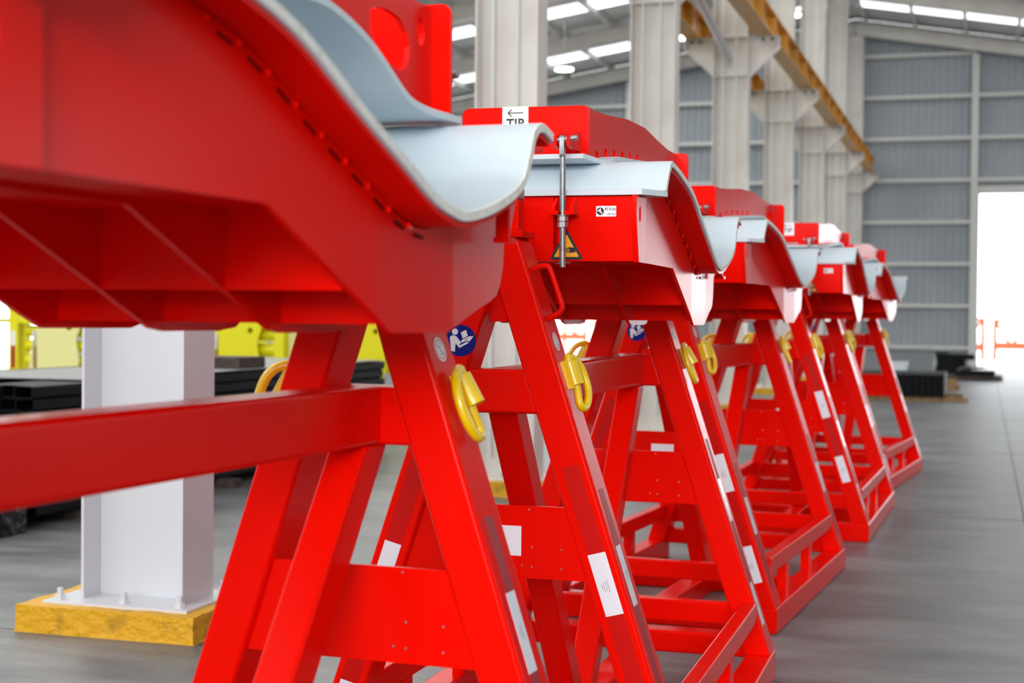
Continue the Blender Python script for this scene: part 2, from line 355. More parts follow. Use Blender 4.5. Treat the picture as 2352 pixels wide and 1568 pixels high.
# ------------------------------------------------------------ steel columns with plinths and crane brackets
COLY = [6.41+5.75*k for k in range(-1, 8)]
CX0, CX1 = -4.06, -3.52
labels = ['white steel column standing nearest the camera, outside the view',
 'white steel column on a yellow plinth behind the nearest red stand, leftmost of the row',
 'cream steel column rising behind the TIP plate of the second red stand',
 'cream steel column with a flat cap plate, third of the row from the left',
 'cream steel column carrying the nearest visible crane bracket',
 'cream steel column under the second crane bracket from the left',
 'cream steel column under the third crane bracket from the left',
 'narrow looking cream column below the far part of the yellow crane rail',
 'last cream steel column of the row, against the grey gable wall']
def column(y, first, label):
    t = empty('steel_column', ((CX0+CX1)/2, y, 0), label=label, cat='column', group='row of steel columns')
    top = roof_z(RIDGE)-.55; m = COLW if first else CREAM; hw = .27; d = .148
    mb = MB().box(hw-.016, hw, -d, d, .13, top).box(-hw, -hw+.016, -d, d, .13, top).box(-hw+.016, hw-.016, -.006, .006, .13, top)
    mb.build('column_shaft', m, t, bev=.002, seg=1)
    # plinth, slightly uneven
    pb = MB(); nx, nz = 22, 5; x0, x1, y0, y1 = -.49, .43, -.34, .34; zt = .125
    rnd = random.Random(int(y*10))
    ring = [(x0+(x1-x0)*i/nx, y0) for i in range(nx)] + [(x1, y0+(y1-y0)*i/14) for i in range(14)] + [(x1-(x1-x0)*i/nx, y1) for i in range(nx)] + [(x0, y1-(y1-y0)*i/14) for i in range(14)]
    n = len(ring); vs = []
    for k in range(nz+1):
        for (a, b) in ring:
            j = .010*rnd.random(); s_ = 1 + (.012 if k == 0 else 0) + j*.9
            vs.append((a*s_, b*s_, zt*k/nz + (.006*(rnd.random()-.5) if k == nz else 0)))
    fs = [(k*n+i, k*n+(i+1)%n, (k+1)*n+(i+1)%n, (k+1)*n+i) for k in range(nz) for i in range(n)]
    vs.append((0,0,zt)); fs += [(nz*n+i, nz*n+(i+1)%n, len(vs)-1) for i in range(n)]
    pb.add(vs, fs).build('plinth', PLINTH, t, ang=50)
    bp = MB().box(-.40, .36, -.27, .27, zt-.01, zt+.012).build('base_plate', m, t, bev=.002, seg=1)
    for (bx, by) in ((-.34,-.21),(0,-.21),(.29,-.21),(-.34,.21),(0,.21),(.29,.21)):
        b = MB().cyl((bx,by,zt+.01),(bx,by,zt+.035),.026,6); b.cyl((bx,by,zt+.03),(bx,by,zt+.066),.014,10); b.build('anchor_bolt', m, bp)
    if y > 15:
        zt_, zb_ = 5.80, 5.20
        for s_ in (1, -1):
            if s_ < 0 and y > 30: ww = .40
            else: ww = .46
            P = [(hw, zb_), (hw+ww, zt_-.16), (hw+ww, zt_), (hw, zt_)]
            P = [(s_*a, b) for a, b in P]
            b = MB().prism(P, XZm @ tr(0,0,-.006), .012)
            b.beam((s_*hw,0,zb_-.005),(s_*(hw+ww),0,zt_-.165),.2,.014,(0,0,1)); b.box(*(sorted((s_*(hw+ww), s_*(hw+ww-.014)))), -.1,.1, zt_-.165, zt_)
            b.box(*(sorted((s_*hw, s_*(hw+ww)))), -.1,.1, zt_-.012, zt_)
            for q in (.22,.36): b.cyl((s_*(hw+q),-.05,zt_-.05),(s_*(hw+q),-.03,zt_-.05),.022,8, 1)
            b.build('crane_bracket', [CREAM, BLK], t)
        MB().box(-hw+.016, hw-.016, -.14, .14, zb_-.012, zb_).box(-hw+.016, hw-.016, -.14, .14, zt_-.012, zt_).build('stiffener', CREAM, t, smooth=False)
    if y > 10:
        for px in (-.12, .09):
            MB().cyl((px, -.115, .3), (px, -.115, top-.3), .018, 8).build('conduit', GIRT, t)
    return t
for k, y in enumerate(COLY): column(y, k < 2, labels[k])

def crane_beam(xc, y0, y1, label):
    t = empty('crane_runway_beam', (xc, (y0+y1)/2, 5.80), label=label, cat='crane beam', group='yellow crane runway beams')
    L = (y1-y0)/2; h = .38; w = .26
    MB().box(-w/2, w/2, -L, L, 0, .02).box(-w/2, w/2, -L, L, h-.02, h).box(-.008, .008, -L, L, .02, h-.02).build('girder', CRANE, t, smooth=False)
    MB().box(-.03, .03, -L, L, h, h+.045).build('crane_rail', STEEL, t, smooth=False)
    n = int(2*L/1.45)
    for i in range(n+1):
        yy = -L+.15+i*1.45
        MB().box(.008, w/2-.01, yy-.006, yy+.006, .02, h-.02).box(-w/2+.01, -.008, yy-.006, yy+.006, .02, h-.02).build('stiffener', CRANE, t, smooth=False)
crane_beam(-3.28, 12.3, 46.5, 'yellow crane runway beam on the near side of the column row, running to the gable wall')
crane_beam(-4.38, 14.0, 36.0, 'yellow crane runway beam on the far side of the column row, seen between columns')
t = MB(); t.tube([(-4.0, 18.2, 6.6), (-3.75, 23.2, 5.4)], .06, 8); o = t.build('bracing_tube', COLW); tag(o, 'white slanting bracing tube between two columns beside the crane beam', 'brace')

def lamp(loc, label):
    t = empty('pendant_lamp', loc, label=label, cat='lamp', group='high bay lamps under the roof')
    MB().cyl((0,0,-.04),(0,0,0),.23,20).build('diffuser', LAMP, t)
    MB().cyl((0,0,.0),(0,0,.05),.24,20).cyl((0,0,.05),(0,0,.14),.08,12).build('housing', LAMPB, t)
    MB().cyl((0,0,.2),(0,0, roof_z(loc[0])-.17-loc[2]),.008,6).build('hanger', LAMPB, t)
lamp((-10.42, 38, 7.81), 'round white high bay lamp hanging between the second and third columns')
lamp((-5.72, 38, 8.74), 'bright high bay lamp seen just left of the yellow crane beam')
lamp((-4.64, 38, 8.92), 'bright high bay lamp seen to the right of the yellow crane beam')
lamp((-7.28, 38, 8.48), 'high bay lamp seen beside the nearest crane bracket')

# ------------------------------------------------------------ stock and clutter
def tube_bundle():
    for r in range(10):
        for c in range(12):
            if r == 9 and c in (2, 7, 8): continue
            x0 = -8.0 + c*.155 + (.02 if r % 2 else 0); z0 = .08 + r*.09
            dy = random.uniform(-.05, .05)
            o_ = rrect(x0, x0+.15, z0, z0+.086, .016, 2); i_ = rrect(x0+.008, x0+.142, z0+.008, z0+.078, .012, 2)
            mb = MB().prism(o_, XZm @ tr(0,0,-15.2), 15.2-8.9+dy-.0, holes=[i_])
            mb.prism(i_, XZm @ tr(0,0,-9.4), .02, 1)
            o = mb.build('rectangular_tube', [BLK, BLKE], smooth=False)
            tag(o, 'black rectangular steel tube, %s layer of the long stack behind the nearest stand' % ['lowest','second','third','fourth','fifth','sixth','seventh','eighth','ninth','topmost'][r], 'steel tube', 'stack of black rectangular tubes')
    for y in (9.6, 11.6, 13.6): tag(MB().box(-8.1, -6.0, y-.05, y+.05, 0, .08).build('timber_bearer', DTIMB, smooth=False), 'dark timber bearer under the stack of black tubes', 'timber', 'bearers under the black tube stack')
    tag(MB().box(-7.6, -6.1, 9.6, 15, .985, .992).build('cover_sheet', GSH, smooth=False), 'grey sheet lying on top of the black tube stack', 'sheet')
    tag(MB().box(-6.65, -6.2, 12.0, 12.5, .993, 1.09).build('timber_block', DTIMB, bev=.005), 'dark timber block on top of the black tube stack', 'timber')
tube_bundle()
mb = MB(); rnd = random.Random(3)
nu, nv = 14, 8; vs = []
for i in range(nu):
    for j in range(nv):
        a = i/(nu-1); b = j/(nv-1)*PI
        rr = 1 + .18*rnd.random()
        vs.append((-7.1+a*1.0, 8.62-.22*math.cos(b)*rr*(1 if 0 < i < nu-1 else .6), max(0, .62*math.sin(b)*rr*(.9 if 0 < i < nu-1 else .6))))
fs = [(i*nv+j, (i+1)*nv+j, (i+1)*nv+j+1, i*nv+j+1) for i in range(nu-1) for j in range(nv-1)] + [tuple(range(nv)), tuple((nu-1)*nv+j for j in reversed(range(nv)))]
tag(mb.add(vs, fs).build('plastic_wrapped_bundle', WRAP, ang=60), 'black plastic wrapped bundle on the floor in front of the tube stack', 'bundle')

def yellow_rack(x, y, rz, label, kind):
    t = empty('yellow_steel_rack', (x, y, 0), rz, label=label, cat='rack', group='bright yellow steel racks')
    for sx in (-.62, .62):
        for sy in (-.4, .4): MB().box(sx-.07, sx+.07, sy-.07, sy+.07, 0, 2.2).build('post', MYEL, t, bev=.01)
    MB().box(-.7,.7,-.45,.45,.0,.12).build('base', MYEL, t, bev=.01)
    MB().box(-.7,.7,-.45,.45,1.3,1.36).build('shelf', MYEL, t, bev=.01)
    P = [(-.5,.12),(.1,.12),(.35,.8),(.30,1.1),(.45,1.5),(.45,2.0),(-.1,2.0),(-.05,1.5),(-.3,1.2)]
    MB().prism(P, XZm @ tr(0,0,.46), .015, holes=[circ(.15,1.55,.04,12), circ(.18,1.4,.03,12), circ(.2,1.25,.04,12)]).build('cut_plate', PALEY if kind else MYEL, t)
    for k in range(3): MB().cyl((-.5,-.3,.8+k*.2),(.5,-.3,.8+k*.2),.08,12).build('roller', MYEL, t)
    for sx in (-.62,-.3): MB().box(sx-.03,sx+.03,-.475,-.47,.7,1.0,0).box(sx-.03,sx+.03,-.475,-.47,1.0,1.2,1).build('reflective_strip', [DRED, WHITE], t, smooth=False)
yellow_rack(-11.95, 18.2, .1, 'bright yellow steel rack with pale cut plate, left of the white column', 1)
yellow_rack(-13.9, 18.6, .0, 'bright yellow steel rack cut by the left edge of the photo', 0)
yellow_rack(-9.05, 18.0, -.1, 'bright yellow steel rack with rollers just right of the white column', 0)
yellow_rack(-10.4, 22.0, .2, 'bright yellow steel rack farther back behind the timber block', 1)
yellow_rack(-7.55, 18.4, .0, 'bright yellow steel rack glimpsed through the legs of the nearest stand', 0)

def stack(name, label, cat, parts, group=None):
    t = empty(name, parts[0][0], label=label, cat=cat, group=group); o0 = Vector(parts[0][0])
    return t
def timber(x0, x1, y, z, label, m=TIMB, h=.07, d=.1):
    tag(MB().box(x0, x1, y-d/2, y+d/2, z, z+h).build('timber_bearer', m, bev=.004), label, 'timber')
timber(-2.6, -.25, 28.1, 0, 'timber bearer sticking out under the front black bundle near the gable door', h=.08)
timber(-2.6, -.35, 29.6, 0, 'rear timber bearer under the front black bundle near the gable door', h=.08)
for r in range(5):
    for c in range(18):
        x0 = -2.62+c*.11; z0 = .08+r*.082
        tag(MB().box(x0, x0+.105, 28.0, 29.9, z0, z0+.078).build('steel_section', BLK, bev=.01, seg=1), 'black steel section in the %s layer of the front bundle on timber bearers' % ['bottom','second','middle','fourth','top'][r], 'steel section', 'front bundle of black sections')
timber(-2.6, -.95, 30.6, 0, 'timber plank lying behind the front black bundle', h=.1, d=.2)
timber(-2.6, -.45, 32.75, 0, 'long pale plank beside the grey sheet stack', h=.11, d=.15)
timber(-1.1, -.5, 32.75, .11, 'short brown timber lying on the long pale plank', h=.12, d=.12)
for k in range(6):
    M = tr(-1.75+.02*k, 34.4+.05*k, .30+.045*k) @ Matrix.Rotation(math.radians(8), 4, 'X') 
    tag(MB().box(-.95 if k < 5 else -.3, .75-.03*k if k < 5 else .1, -1.3, 1.3 if k < 5 else -.2, 0, .03, M=M).build('steel_sheet', GSH if k < 5 else LSH, smooth=False), ['lowest grey steel sheet of the tilted pile near the gable door','second grey steel sheet from the bottom of the tilted pile','third grey steel sheet from the bottom of the tilted pile','fourth grey steel sheet from the bottom of the tilted pile','uppermost grey steel sheet of the tilted pile','pale film covered sheet on top of the tilted grey pile'][k], 'steel sheet', 'tilted pile of grey sheets')
timber(-2.6, -1.05, 33.15, 0, 'front bearer under the tilted grey sheets', h=.03)
timber(-2.6, -1.05, 35.55, 0, 'rear bearer propping up the tilted grey sheets', h=.425)
rnd = random.Random(11)
OFFL = ['bottom layer', 'second layer', 'third layer', 'topmost layer']
for lv in range(4):
    for k in range(7-lv):
        x = -1.0+rnd.uniform(-.2, .2)+.04*lv; y = 39.7+.075*lv+k*.16+rnd.uniform(-.01, .01)
        tag(MB().box(x-.48, x+.48, y, y+.12, .001+lv*.145, .145+lv*.145).build('steel_offcut', BLK, bev=.006, seg=1), 'black steel offcut in the %s of the untidy heap near the gable door' % OFFL[lv], 'steel offcut', 'heap of black offcuts')
for k in range(9):
    tag(MB().box(-.62, .28, 38.0+k*.13, 38.11+k*.13, .101, .21+.01*(k % 2)).build('steel_offcut', BLK, smooth=False), 'black steel length laid side by side right of the offcut heap', 'steel offcut', 'black lengths on a board')
tag(MB().box(-.85, .45, 37.8, 39.4, .0, .1).build('timber_board', DTIMB, smooth=False), 'brown board under the black lengths nearest the doorway', 'timber')
for k, (x, y, z, w) in enumerate(((-1.0,40.1,.63,.35),(-.35,38.4,.28,.3),(-.10,38.5,.30,.3),(.12,38.6,.29,.24))):
    M = tr(x,y,z) @ Matrix.Rotation(.3*k,4,'Z') @ Matrix.Rotation(-.12,4,'X')
    tag(MB().box(-w/2,w/2,-.3,.3,0,.012,M=M).build('plastic_film', LSH, smooth=False), ('crumpled pale film on top of the black heap, %s' % ['leftmost piece','second piece from the left','third piece from the left','piece nearest the doorway'][k]), 'film')

for k, x in enumerate((-1.80, -1.66)):
    pts = [(x+.0+.012*math.cos(a), 8.44+.03*k+.02*math.sin(a*2), .002+.02*(1-math.cos(a))) for a in [i*.4 for i in range(14)]]
    vs = [(p[0]+i*.004, p[1], p[2]) for i, p in enumerate(pts)] + [(p[0]+i*.004, p[1]+.03, p[2]+.01) for i, p in enumerate(pts)]
    n = len(pts)
    tag(MB().add(vs, [(i, i+1, n+i+1, n+i) for i in range(n-1)], 0).build('tape_scrap', [WHITE, BROWN][k:k+1] or WHITE), ('curled white label scrap on the floor under the third stand', 'curled brown tape scrap on the floor under the third stand')[k], 'litter')

# outside, beyond the doorways
def gate(x0, x1, y, z0, z1, label):
    t = empty('orange_steel_frame', ((x0+x1)/2, y, 0), label=label, cat='frame', group='orange frames in the yard'); a, b = x0-(x0+x1)/2, x1-(x0+x1)/2
    MB().box(a, b, -.04, .04, z0, z0+.26).build('lower_rail', ORNG, t); MB().box(a, b, -.04, .04, z1-.13, z1).build('upper_rail', ORNG, t)
    n = max(1, round((b-a)/1.1))
    for i in range(n+1):
        x = a+(b-a)*i/n; MB().box(x-.075, x+.075, -.03, .03, -.03, z1).build('upright', ORNG, t)
        if i < n: 
            xm = x+(b-a)/n/2
            MB().beam((x,0,z1-.05),(xm,0,z0+.1),.03,.12).beam((xm,0,z0+.1),(x+(b-a)/n,0,z1-.05),.03,.12).build('diagonal', ORNG, t)
gate(.40, 5.0, 58, .36, 1.46, 'orange lattice frame standing in the bright yard beyond the doorway')
gate(-1.6, -.02, 58, .3, 1.5, 'orange frame just at the left jamb of the bright doorway')
for k in range(4): gate(-20+k*2.1, -18.2+k*2.1, 62+k*.5, .4, 1.9, 'orange frame in the yard seen under the second stand, %s' % ['leftmost','second from left','third from left','rightmost'][k])

# ------------------------------------------------------------ the transport stand
WL, SL, LW, LE, D, W = .63, .326, .1113, .144, 1.03, .596
def xo(z): return WL - SL*z
SADDLE = [(-.73,1.865),(-.695,1.915),(-.655,1.950),(-.60,1.952),(-.41,1.925),(-.235,1.884),(-.04,1.803),(.12,1.741),(.25,1.690),(.335,1.670),(.41,1.665),(.53,1.685),(.655,1.722),(.722,1.758),(.757,1.805),(.778,1.848),(.80,1.868),(.835,1.874),(.89,1.862)]
SP = catmull(SADDLE, 4)
BOT = [(-.82,1.66),(-.19,1.658),(.255,1.463),(.53,1.462),(.735,1.512),(.802,1.524),(.849,1.538),(.875,1.562),(.894,1.601),(.90,1.65),(.941,1.669),(.99,1.747),(1.025,1.815),(1.03,1.835)]
TOPC = [(-.82,1.855),(-.735,1.858)] + [(p[0], p[1]-.012) for p in SP if -.72 < p[0] < .80] + [(1.03,1.845)]
c = .372

def strip_plate(mb, ys, bot, top, xf, th, mi=0):
    n = len(ys); vs = []
    for y in ys:
        b = interp(bot, y); t = max(interp(top, y), b+.004); x = xf(y)
        vs += [(x,y,b),(x,y,t),(x-th,y,b),(x-th,y,t)]
    fs = []
    for i in range(n-1):
        a = 4*i; e = a+4
        fs += [(a,e,e+1,a+1),(a+2,a+3,e+3,e+2),(a,a+2,e+2,e),(a+1,e+1,e+3,a+3)]
    fs += [(0,1,3,2),(4*n-4,4*n-2,4*n-1,4*n-3)]
    return mb.add(vs, fs, mi)

def label_print(mb, M, w, h, mi, vertical=True):
    rnd = random.Random(5)
    for k, (dx, l) in enumerate(((-.010,.018),(-.004,.03),(.002,.026),(.008,.040))):
        if vertical: mb.prism([(dx,-l/2),(dx+.0012,-l/2),(dx+.0012,l/2),(dx,l/2)], M @ tr(0,0,.0006), .0002, mi)

def tapes(parent, near, side_x, L0, dz, front, face=1):
    """red/white tape pieces; returns list of pieces made so that copies can be slid along the leg"""
    pass

def make_stand():
    R = empty('blade_transport_stand', (0,0,0))
    B = .006
    for sx in (-1, 1): MB().box(*sorted((sx*W, sx*(W-.11))), -D, D, 0, .122).build('side_rail', RED, R, bev=.010)
    for y0 in (-D+.002, D-.112): MB().box(-W+.1, W-.1, y0, y0+.11, (.0 if y0 < 0 else .100), (.12 if y0 < 0 else .19)).build('end_rail', RED, R, bev=.010)
    MB().box(-.055, .055, -D+.1, D-.1, 0, .105).build('center_spine', RED, R, bev=.010)
    MB().box(-W+.1, W-.1, -.05, .05, 0.001, .10).build('middle_crossbar', RED, R, bev=.010)
    for sy in (-1, 1):
        y0, y1 = (-D, -D+LE) if sy < 0 else (D-LE, D)
        for sx in (-1, 1):
            zt, zb = 1.722, .118; zi = (WL-LW)/SL
            P = [(xo(zb), zb), (xo(zt), zt), (.001, zt), (.001, zi), (xo(zb)-LW, zb)]
            P = [(sx*a, b) for a, b in P]
            lg = MB().prism(P, XZm @ tr(0,0,-y1), y1-y0).build('leg', RED, R, bev=.011, seg=3)
            tilt = Vector((-SL*sx, 0, 1)).normalized(); nrm = Vector((sx, 0, SL)).normalized()
            # yellow lashing ring on the outer face
            yc = (y0+y1)/2; zc = 1.318; yd = yc + (-.006 if sy < 0 else .022); base = Vector((sx*xo(zc), yd, zc)) + nrm*(.021 if sy < 0 else .024)
            sw = (Vector((0, -sy*-1 if sy < 0 else -1, 0)) + nrm*.45).normalized() if sy < 0 else (Vector((0,-1,0)) + nrm*.02).normalized()
            if sy < 0: sw = (Vector((0,1,0))*1.0 + nrm*.34).normalized()
            if sx < 0: sw = (nrm*.9 + Vector((0,-sy*.45,0))).normalized()
            dn = -tilt
            path2 = [(-.050,.0),(-.047,.018),(-.030,.042),(.000,.056),(.045,.058),(.080,.044),(.104,.018),(.104,-.004),(.085,-.010),(.045,0),(0,0),(-.035,0)]
            pp = []
            n2 = len(path2)
            for i in range(n2):
                p0, p1, p2, p3 = (path2[(i+k-1) % n2] for k in range(4))
                for j in range(3):
                    t_ = j/3; pp.append([.5*((2*p1[k])+(-p0[k]+p2[k])*t_+(2*p0[k]-5*p1[k]+4*p2[k]-p3[k])*t_*t_+(-p0[k]+3*p1[k]-3*p2[k]+p3[k])*t_**3) for k in (0,1)])
            ring = [base + dn*a + sw*b for a, b in pp]
            MB().tube(ring, .0118, 10, closed=True).build('lashing_ring', YEL, lg, ang=80)
            ax = (nrm*.012 if sy > 0 else nrm*0); cb = MB().tube([base + tilt*.036 - ax*.3, base - tilt*.036 + ax], .0235, 16)
            cb.beam(base - nrm*.012 + tilt*.043, base - nrm*.012 - tilt*.043, .044, .022, nrm)
            cb.build('ring_clip', YEL, lg, bev=.002, seg=1)
        # cross tie, gusset plate
        zi0, zi1 = 1.205, 1.335
        ya, yb = y0+.012, y0+.122
        P = [(-(xo(zi0)-LW)-.01, zi0), ((xo(zi0)-LW)+.01, zi0), ((xo(zi1)-LW)+.01, zi1), (-(xo(zi1)-LW)-.01, zi1)]
        MB().prism(P, XZm @ tr(0,0,-yb), yb-ya).build('cross_tie', RED, R, bev=.012, seg=3)
        P = [(-(xo(.722)-LW)-.012, .722), ((xo(.722)-LW)+.012, .722), ((xo(.935)-LW)+.012, .935), (-(xo(.935)-LW)-.012, .935)]
        gp = MB().prism(P, XZm @ tr(0,0,-(y0+.028)), .010).build('gusset_plate', RED, R, bev=.001, seg=1)
        rv = MB()
        for (rx, rz) in ((.106,.925),(.115,.815),(.205,.812),(.085,.760),(.115,.757),(.205,.755)):
            rv.cyl((rx, y0+.018, rz), (rx, y0+.0155, rz), .0028, 8)
        tag(rv.build('rivet', STEEL, gp), kind='stuff')
        MB().box(-.52, .52, (y0+.02 if sy < 0 else y1-.07), (y0+.07 if sy < 0 else y1-.02), .225, .312).build('upper_end_rail', RED, R, bev=.008)
        # apex cap, post and pad
        MB().box(-.09, .085, y0-.012, y0+.13, 1.722, 1.742).build('cap_plate', RED, R, bev=.003, seg=1)
        ps = MB().box(-.055, .070, y0+.0, y0+.055, 1.742, 1.835).build('stacking_post', RED, R, bev=.003, seg=1)
        MB().box(-.055, .071, y0-.001, y0+.056, 1.835, 1.868).build('pad', STEEL, ps, bev=.002, seg=1)
        MB().box(-.028, .028, *( (y0+.03, y0+.05) ), 1.475, 1.60).build('apex_gusset', RED, R, bev=.002, seg=1)
        MB().box(-.06, .06, *( (y0+.12, -.81) if sy < 0 else (.80, y0+.02) ), 1.668, 1.715).build('pivot_block', RED, R, bev=.004)
    MB().box(-.052, .052, -D+.11, D-LE+.02, 1.207, 1.336).build('longitudinal_beam', RED, R, bev=.012, seg=3)
    for sy in (-1, 1):
        P = [(sy*.955, 1.208), (sy*.845, 1.208), (sy*.0, .10), (sy*.115, .10)]
        P = [(sy*.955, 1.208), (sy*.838, 1.208), (sy*.012, .103), (sy*.128, .103)]
        MB().prism(P, YZ @ tr(0,0,-.045), .09).build('diagonal_brace', RED, R, bev=.009, seg=3)
    for sx in (-1, 1):
        gr = MB().box(*sorted((sx*.535, sx*.475)), -D+LE, D-LE, .252, .336).build('guard_rail', RED, R, bev=.008)
        for y in (-.43, .22): MB().box(*sorted((sx*.530, sx*.482)), y-.045, y+.045, .12, .255).build('guard_post', RED, gr, bev=.004)
    # handle on the near right leg
    nrm = Vector((1,0,SL)).normalized(); yc = -D+.06
    def onleg(z, o_, y=yc): return Vector((xo(z), y, z)) + nrm*o_
    pts = [onleg(1.628,-.004), onleg(1.632,.020), onleg(1.628,.040), onleg(1.612,.050), onleg(1.515,.052), onleg(1.498,.047), onleg(1.490,.034), onleg(1.484,-.004)]
    hp = catmull3(pts, 4); MB().tube(hp, .0082, 10).build('grab_handle', RED, R, ang=80)

    # ---------------- lower cradle
    cr = MB()
    cr.box(-c+.01, c-.012, -.82, -.808, 1.66, 1.856); cr.box(-c+.02, c-.02, -.808, .095, 1.672, 1.684)
    cradle = cr.build('cradle', RED, R, smooth=False)
    def xf(y): return c - .030*max(0, y-.18) - .035*max(0, y-.56)
    ys = sorted(set([-.82,-.735,-.19,.18,.255,.53,.56,.8,.849,.875,.894,.90,.941,.99,1.03] + [p[0] for p in SP if -.74 < p[0] < .8]))
    sp = strip_plate(MB(), ys, BOT, TOPC, xf, .012).build('side_plate', RED, cradle, smooth=False)
    strip_plate(MB(), ys, BOT, TOPC, lambda y: -xf(y)+.012, .012).build('side_plate', RED, cradle, smooth=False)
    RB = [(-.82,1.662),(-.19,1.660),(.255,1.466),(.30,1.460),(.50,1.460),(.56,1.466),(.66,1.52),(.86,1.60)]
    for x in (-.125, .125):
        ys2 = [y for y in ys if y < .86] + [.86]
        strip_plate(MB(), sorted(set(ys2+[.30,.50,.66])), RB, TOPC, lambda y: x+.006, .012).build('rib', RED, cradle, smooth=False)
    for y, zb in ((.10, 1.535), (.30, 1.478), (.60, 1.50)):
        zt = interp(TOPC, y)
        MB().box(-c+.012, c-.02-.03*max(0,y-.18), y-.005, y+.005, zb, zt).build('transverse_plate', RED, cradle, smooth=False)
    sd = MB(); sweep_x(SP, -c-.08, c+.08, .021, 0, sd)
    # side edges get the edge material
    for i, f in enumerate(sd.f):
        xs_ = {round(sd.v[k][0], 4) for k in f}
        if len(xs_) == 1: sd.m[i] = 1
    sd.build('saddle_pad', [GREY, EDGE], cradle, bev=.003, seg=1, ang=40)
    sweep_x(offset(SP, -.009), -c-.072, c+.072, .0088).build('saddle_backing', RED, cradle, ang=40)
    # flange along the near lip with chamfered corners
    fp = [(-.46,-.72),(-.40,-.835),(.395,-.835),(.452,-.735),(.452,-.72)]
    MB().prism(fp, tr(0,0,1.857), .019).build('lip_flange', GREY, cradle, bev=.002, seg=1)
    wb_ = MB()
    rnd = random.Random(2)
    for k in range(9):
        y = -.36+.085*k; z = interp(TOPC, y)-.006
        wb_.tube([(c-.002, y, z), (c+.004, y+.001, z)], .006, 8)
        wb_.beam((c+.0002, y+.022, interp(TOPC, y+.022)-.016), (c+.0002, y+.062, interp(TOPC, y+.062)-.016), .0025, .006, (0,0,1), 1)  # solid dark strip standing for the shade in a slot
    tag(wb_.build('weld_bead', [RED, SLOT], sp), kind='stuff')
    lug = [(-.868,1.85),(-.855,1.868),(-.735,1.866),(-.735,1.74),(-.775,1.662),(-.83,1.655),(-.86,1.80)]
    lug = [(-.835,1.655),(-.735,1.655),(-.735,1.856),(-.872,1.854),(-.878,1.80),(-.868,1.76)]
    MB().prism(lug, YZ @ tr(0,0,c), .016, holes=[circ(-.825,1.80,.012,14,.024)]).build('lifting_lug', RED, cradle, bev=.002, seg=1)
    MB().box(c-.006, c+.022, .775, .787, 1.655, 1.735).box(c-.006, c+.03, .76, .80, 1.645, 1.656).build('stop_bracket', RED, cradle)
    # decals on the near face
    FY = -.8206
    def face(x, z, y=FY): return plane_m((x, y, z), (1,0,0), (0,0,1), (0,-1,0))
    m_ = MB().prism(rrect(-.031,.031,-.016,.016,.002,2), face(.283,1.810), .0005)
    m_.prism(circ(-.018,0,.0115,20), face(.283,1.810), .0009, 1)
    M = face(.283,1.810) @ Matrix.Translation((-.018,0,.0009)) @ Matrix.Rotation(math.radians(40),4,'Z')
    m_.prism([(-.002,-.009),(.002,-.009),(.002,.0),(.006,.004),(.006,.009),(.003,.006),(-.003,.006),(-.006,.009),(-.006,.004),(-.002,0)], M, .0003, 0)
    tl = m_.build('torque_label', [WHITE, BLACK], cradle, smooth=False)
    text_mesh('label_text', '45 ft-lbs', .0125, face(.3135,1.8125,FY-.0006), BLACK, cradle, .0002, 'RIGHT', .78)
    text_mesh('label_text', '(60 Nm)', .0085, face(.3125,1.7985,FY-.0006), BLACK, cradle, .0001, 'RIGHT', .8)
    def tri(s_, r): 
        pts_ = []
        for k in range(3):
            a = PI/2 + k*2*PI/3; cx, cy = s_*math.cos(a), s_*math.sin(a)
            for j in range(5): b = a - PI/3 + j*PI/6; pts_.append((cx+r*math.cos(b), cy+r*math.sin(b)))
        return pts_
    M = face(.161, 1.6955)
    m_ = MB().prism(tri(.051,.006), M, .0005, 0); m_.prism(tri(.042,.002), M @ tr(0,0,.0004), .0004, 1)
    K = M @ tr(0,0,.0007)
    m_.prism([(-.022,.0035),(.0,.0035),(.0,.0045),(-.022,.0045)], K, .0003, 0); m_.prism([(-.022,-.0155),(.0,-.0155),(.0,-.0145),(-.022,-.0145)], K, .0003, 0)
    m_.prism([(.010,-.011),(.030,-.008),(.026,.002),(.022,.006),(.004,.006),(.002,.0035),(.010,.002)], K, .0003, 0)
    for q in range(5): m_.prism([(-.010+abs(q-2)*.003,-.0105+q*.003),(.012,-.0105+q*.003),(.012,-.0088+q*.003),(-.010+abs(q-2)*.003,-.0088+q*.003)], K, .0003, 0)
    m_.prism([(-.013,.012),(-.010,.012),(-.010,.019),(-.013,.019)], K, .0003, 0); m_.prism([(-.0115,.007),(-.0075,.0125),(-.0155,.0125)], K, .0003, 0)
    m_.build('crush_warning_label', [BLACK, AMBER], cradle, smooth=False)

    # ---------------- upper clamp
    UP = [(-.80,1.972),(-.62,1.968),(-.53,1.988),(-.25,2.006),(.04,2.026),(.16,2.033),(.244,2.033),(.34,2.016),(.426,1.990),(.51,1.952),(.575,1.922),(.63,1.908),(.72,1.903),(.87,1.905)]
    UPs = catmull(UP, 3)
    TW = [(-.72,2.140),(-.62,2.138),(-.42,2.150),(-.147,2.172),(.156,2.178),(.408,2.158),(.60,2.146),(.777,2.146),(.83,2.148)]
    pw = .20; clamp_y0 = -.72
    cl = MB()
    cl.prism(rrect(-.205,.205,1.992,2.143,.022,6,(0,0,1,1)), XZm @ tr(0,0,.72), .012, holes=[rrect(-.06,.062,1.9975,2.017,.008,3)])
    cl.box(-.2,.2,-.75,-.70,1.9885,1.996)
    clamp = cl.build('upper_clamp', RED, R)
    BW = [(p[0], p[1]+.014) for p in UPs]
    outer = [(y, interp(TW, y)) for y in (-.72,-.62,-.42,-.147,.156,.408,.60,.777,.823)]
    lower = [(y, interp(BW, y)) for y in (-.72,-.62,-.53,-.25,.04,.16,.244,.34,.426,.51,.575,.63,.72,.823)]
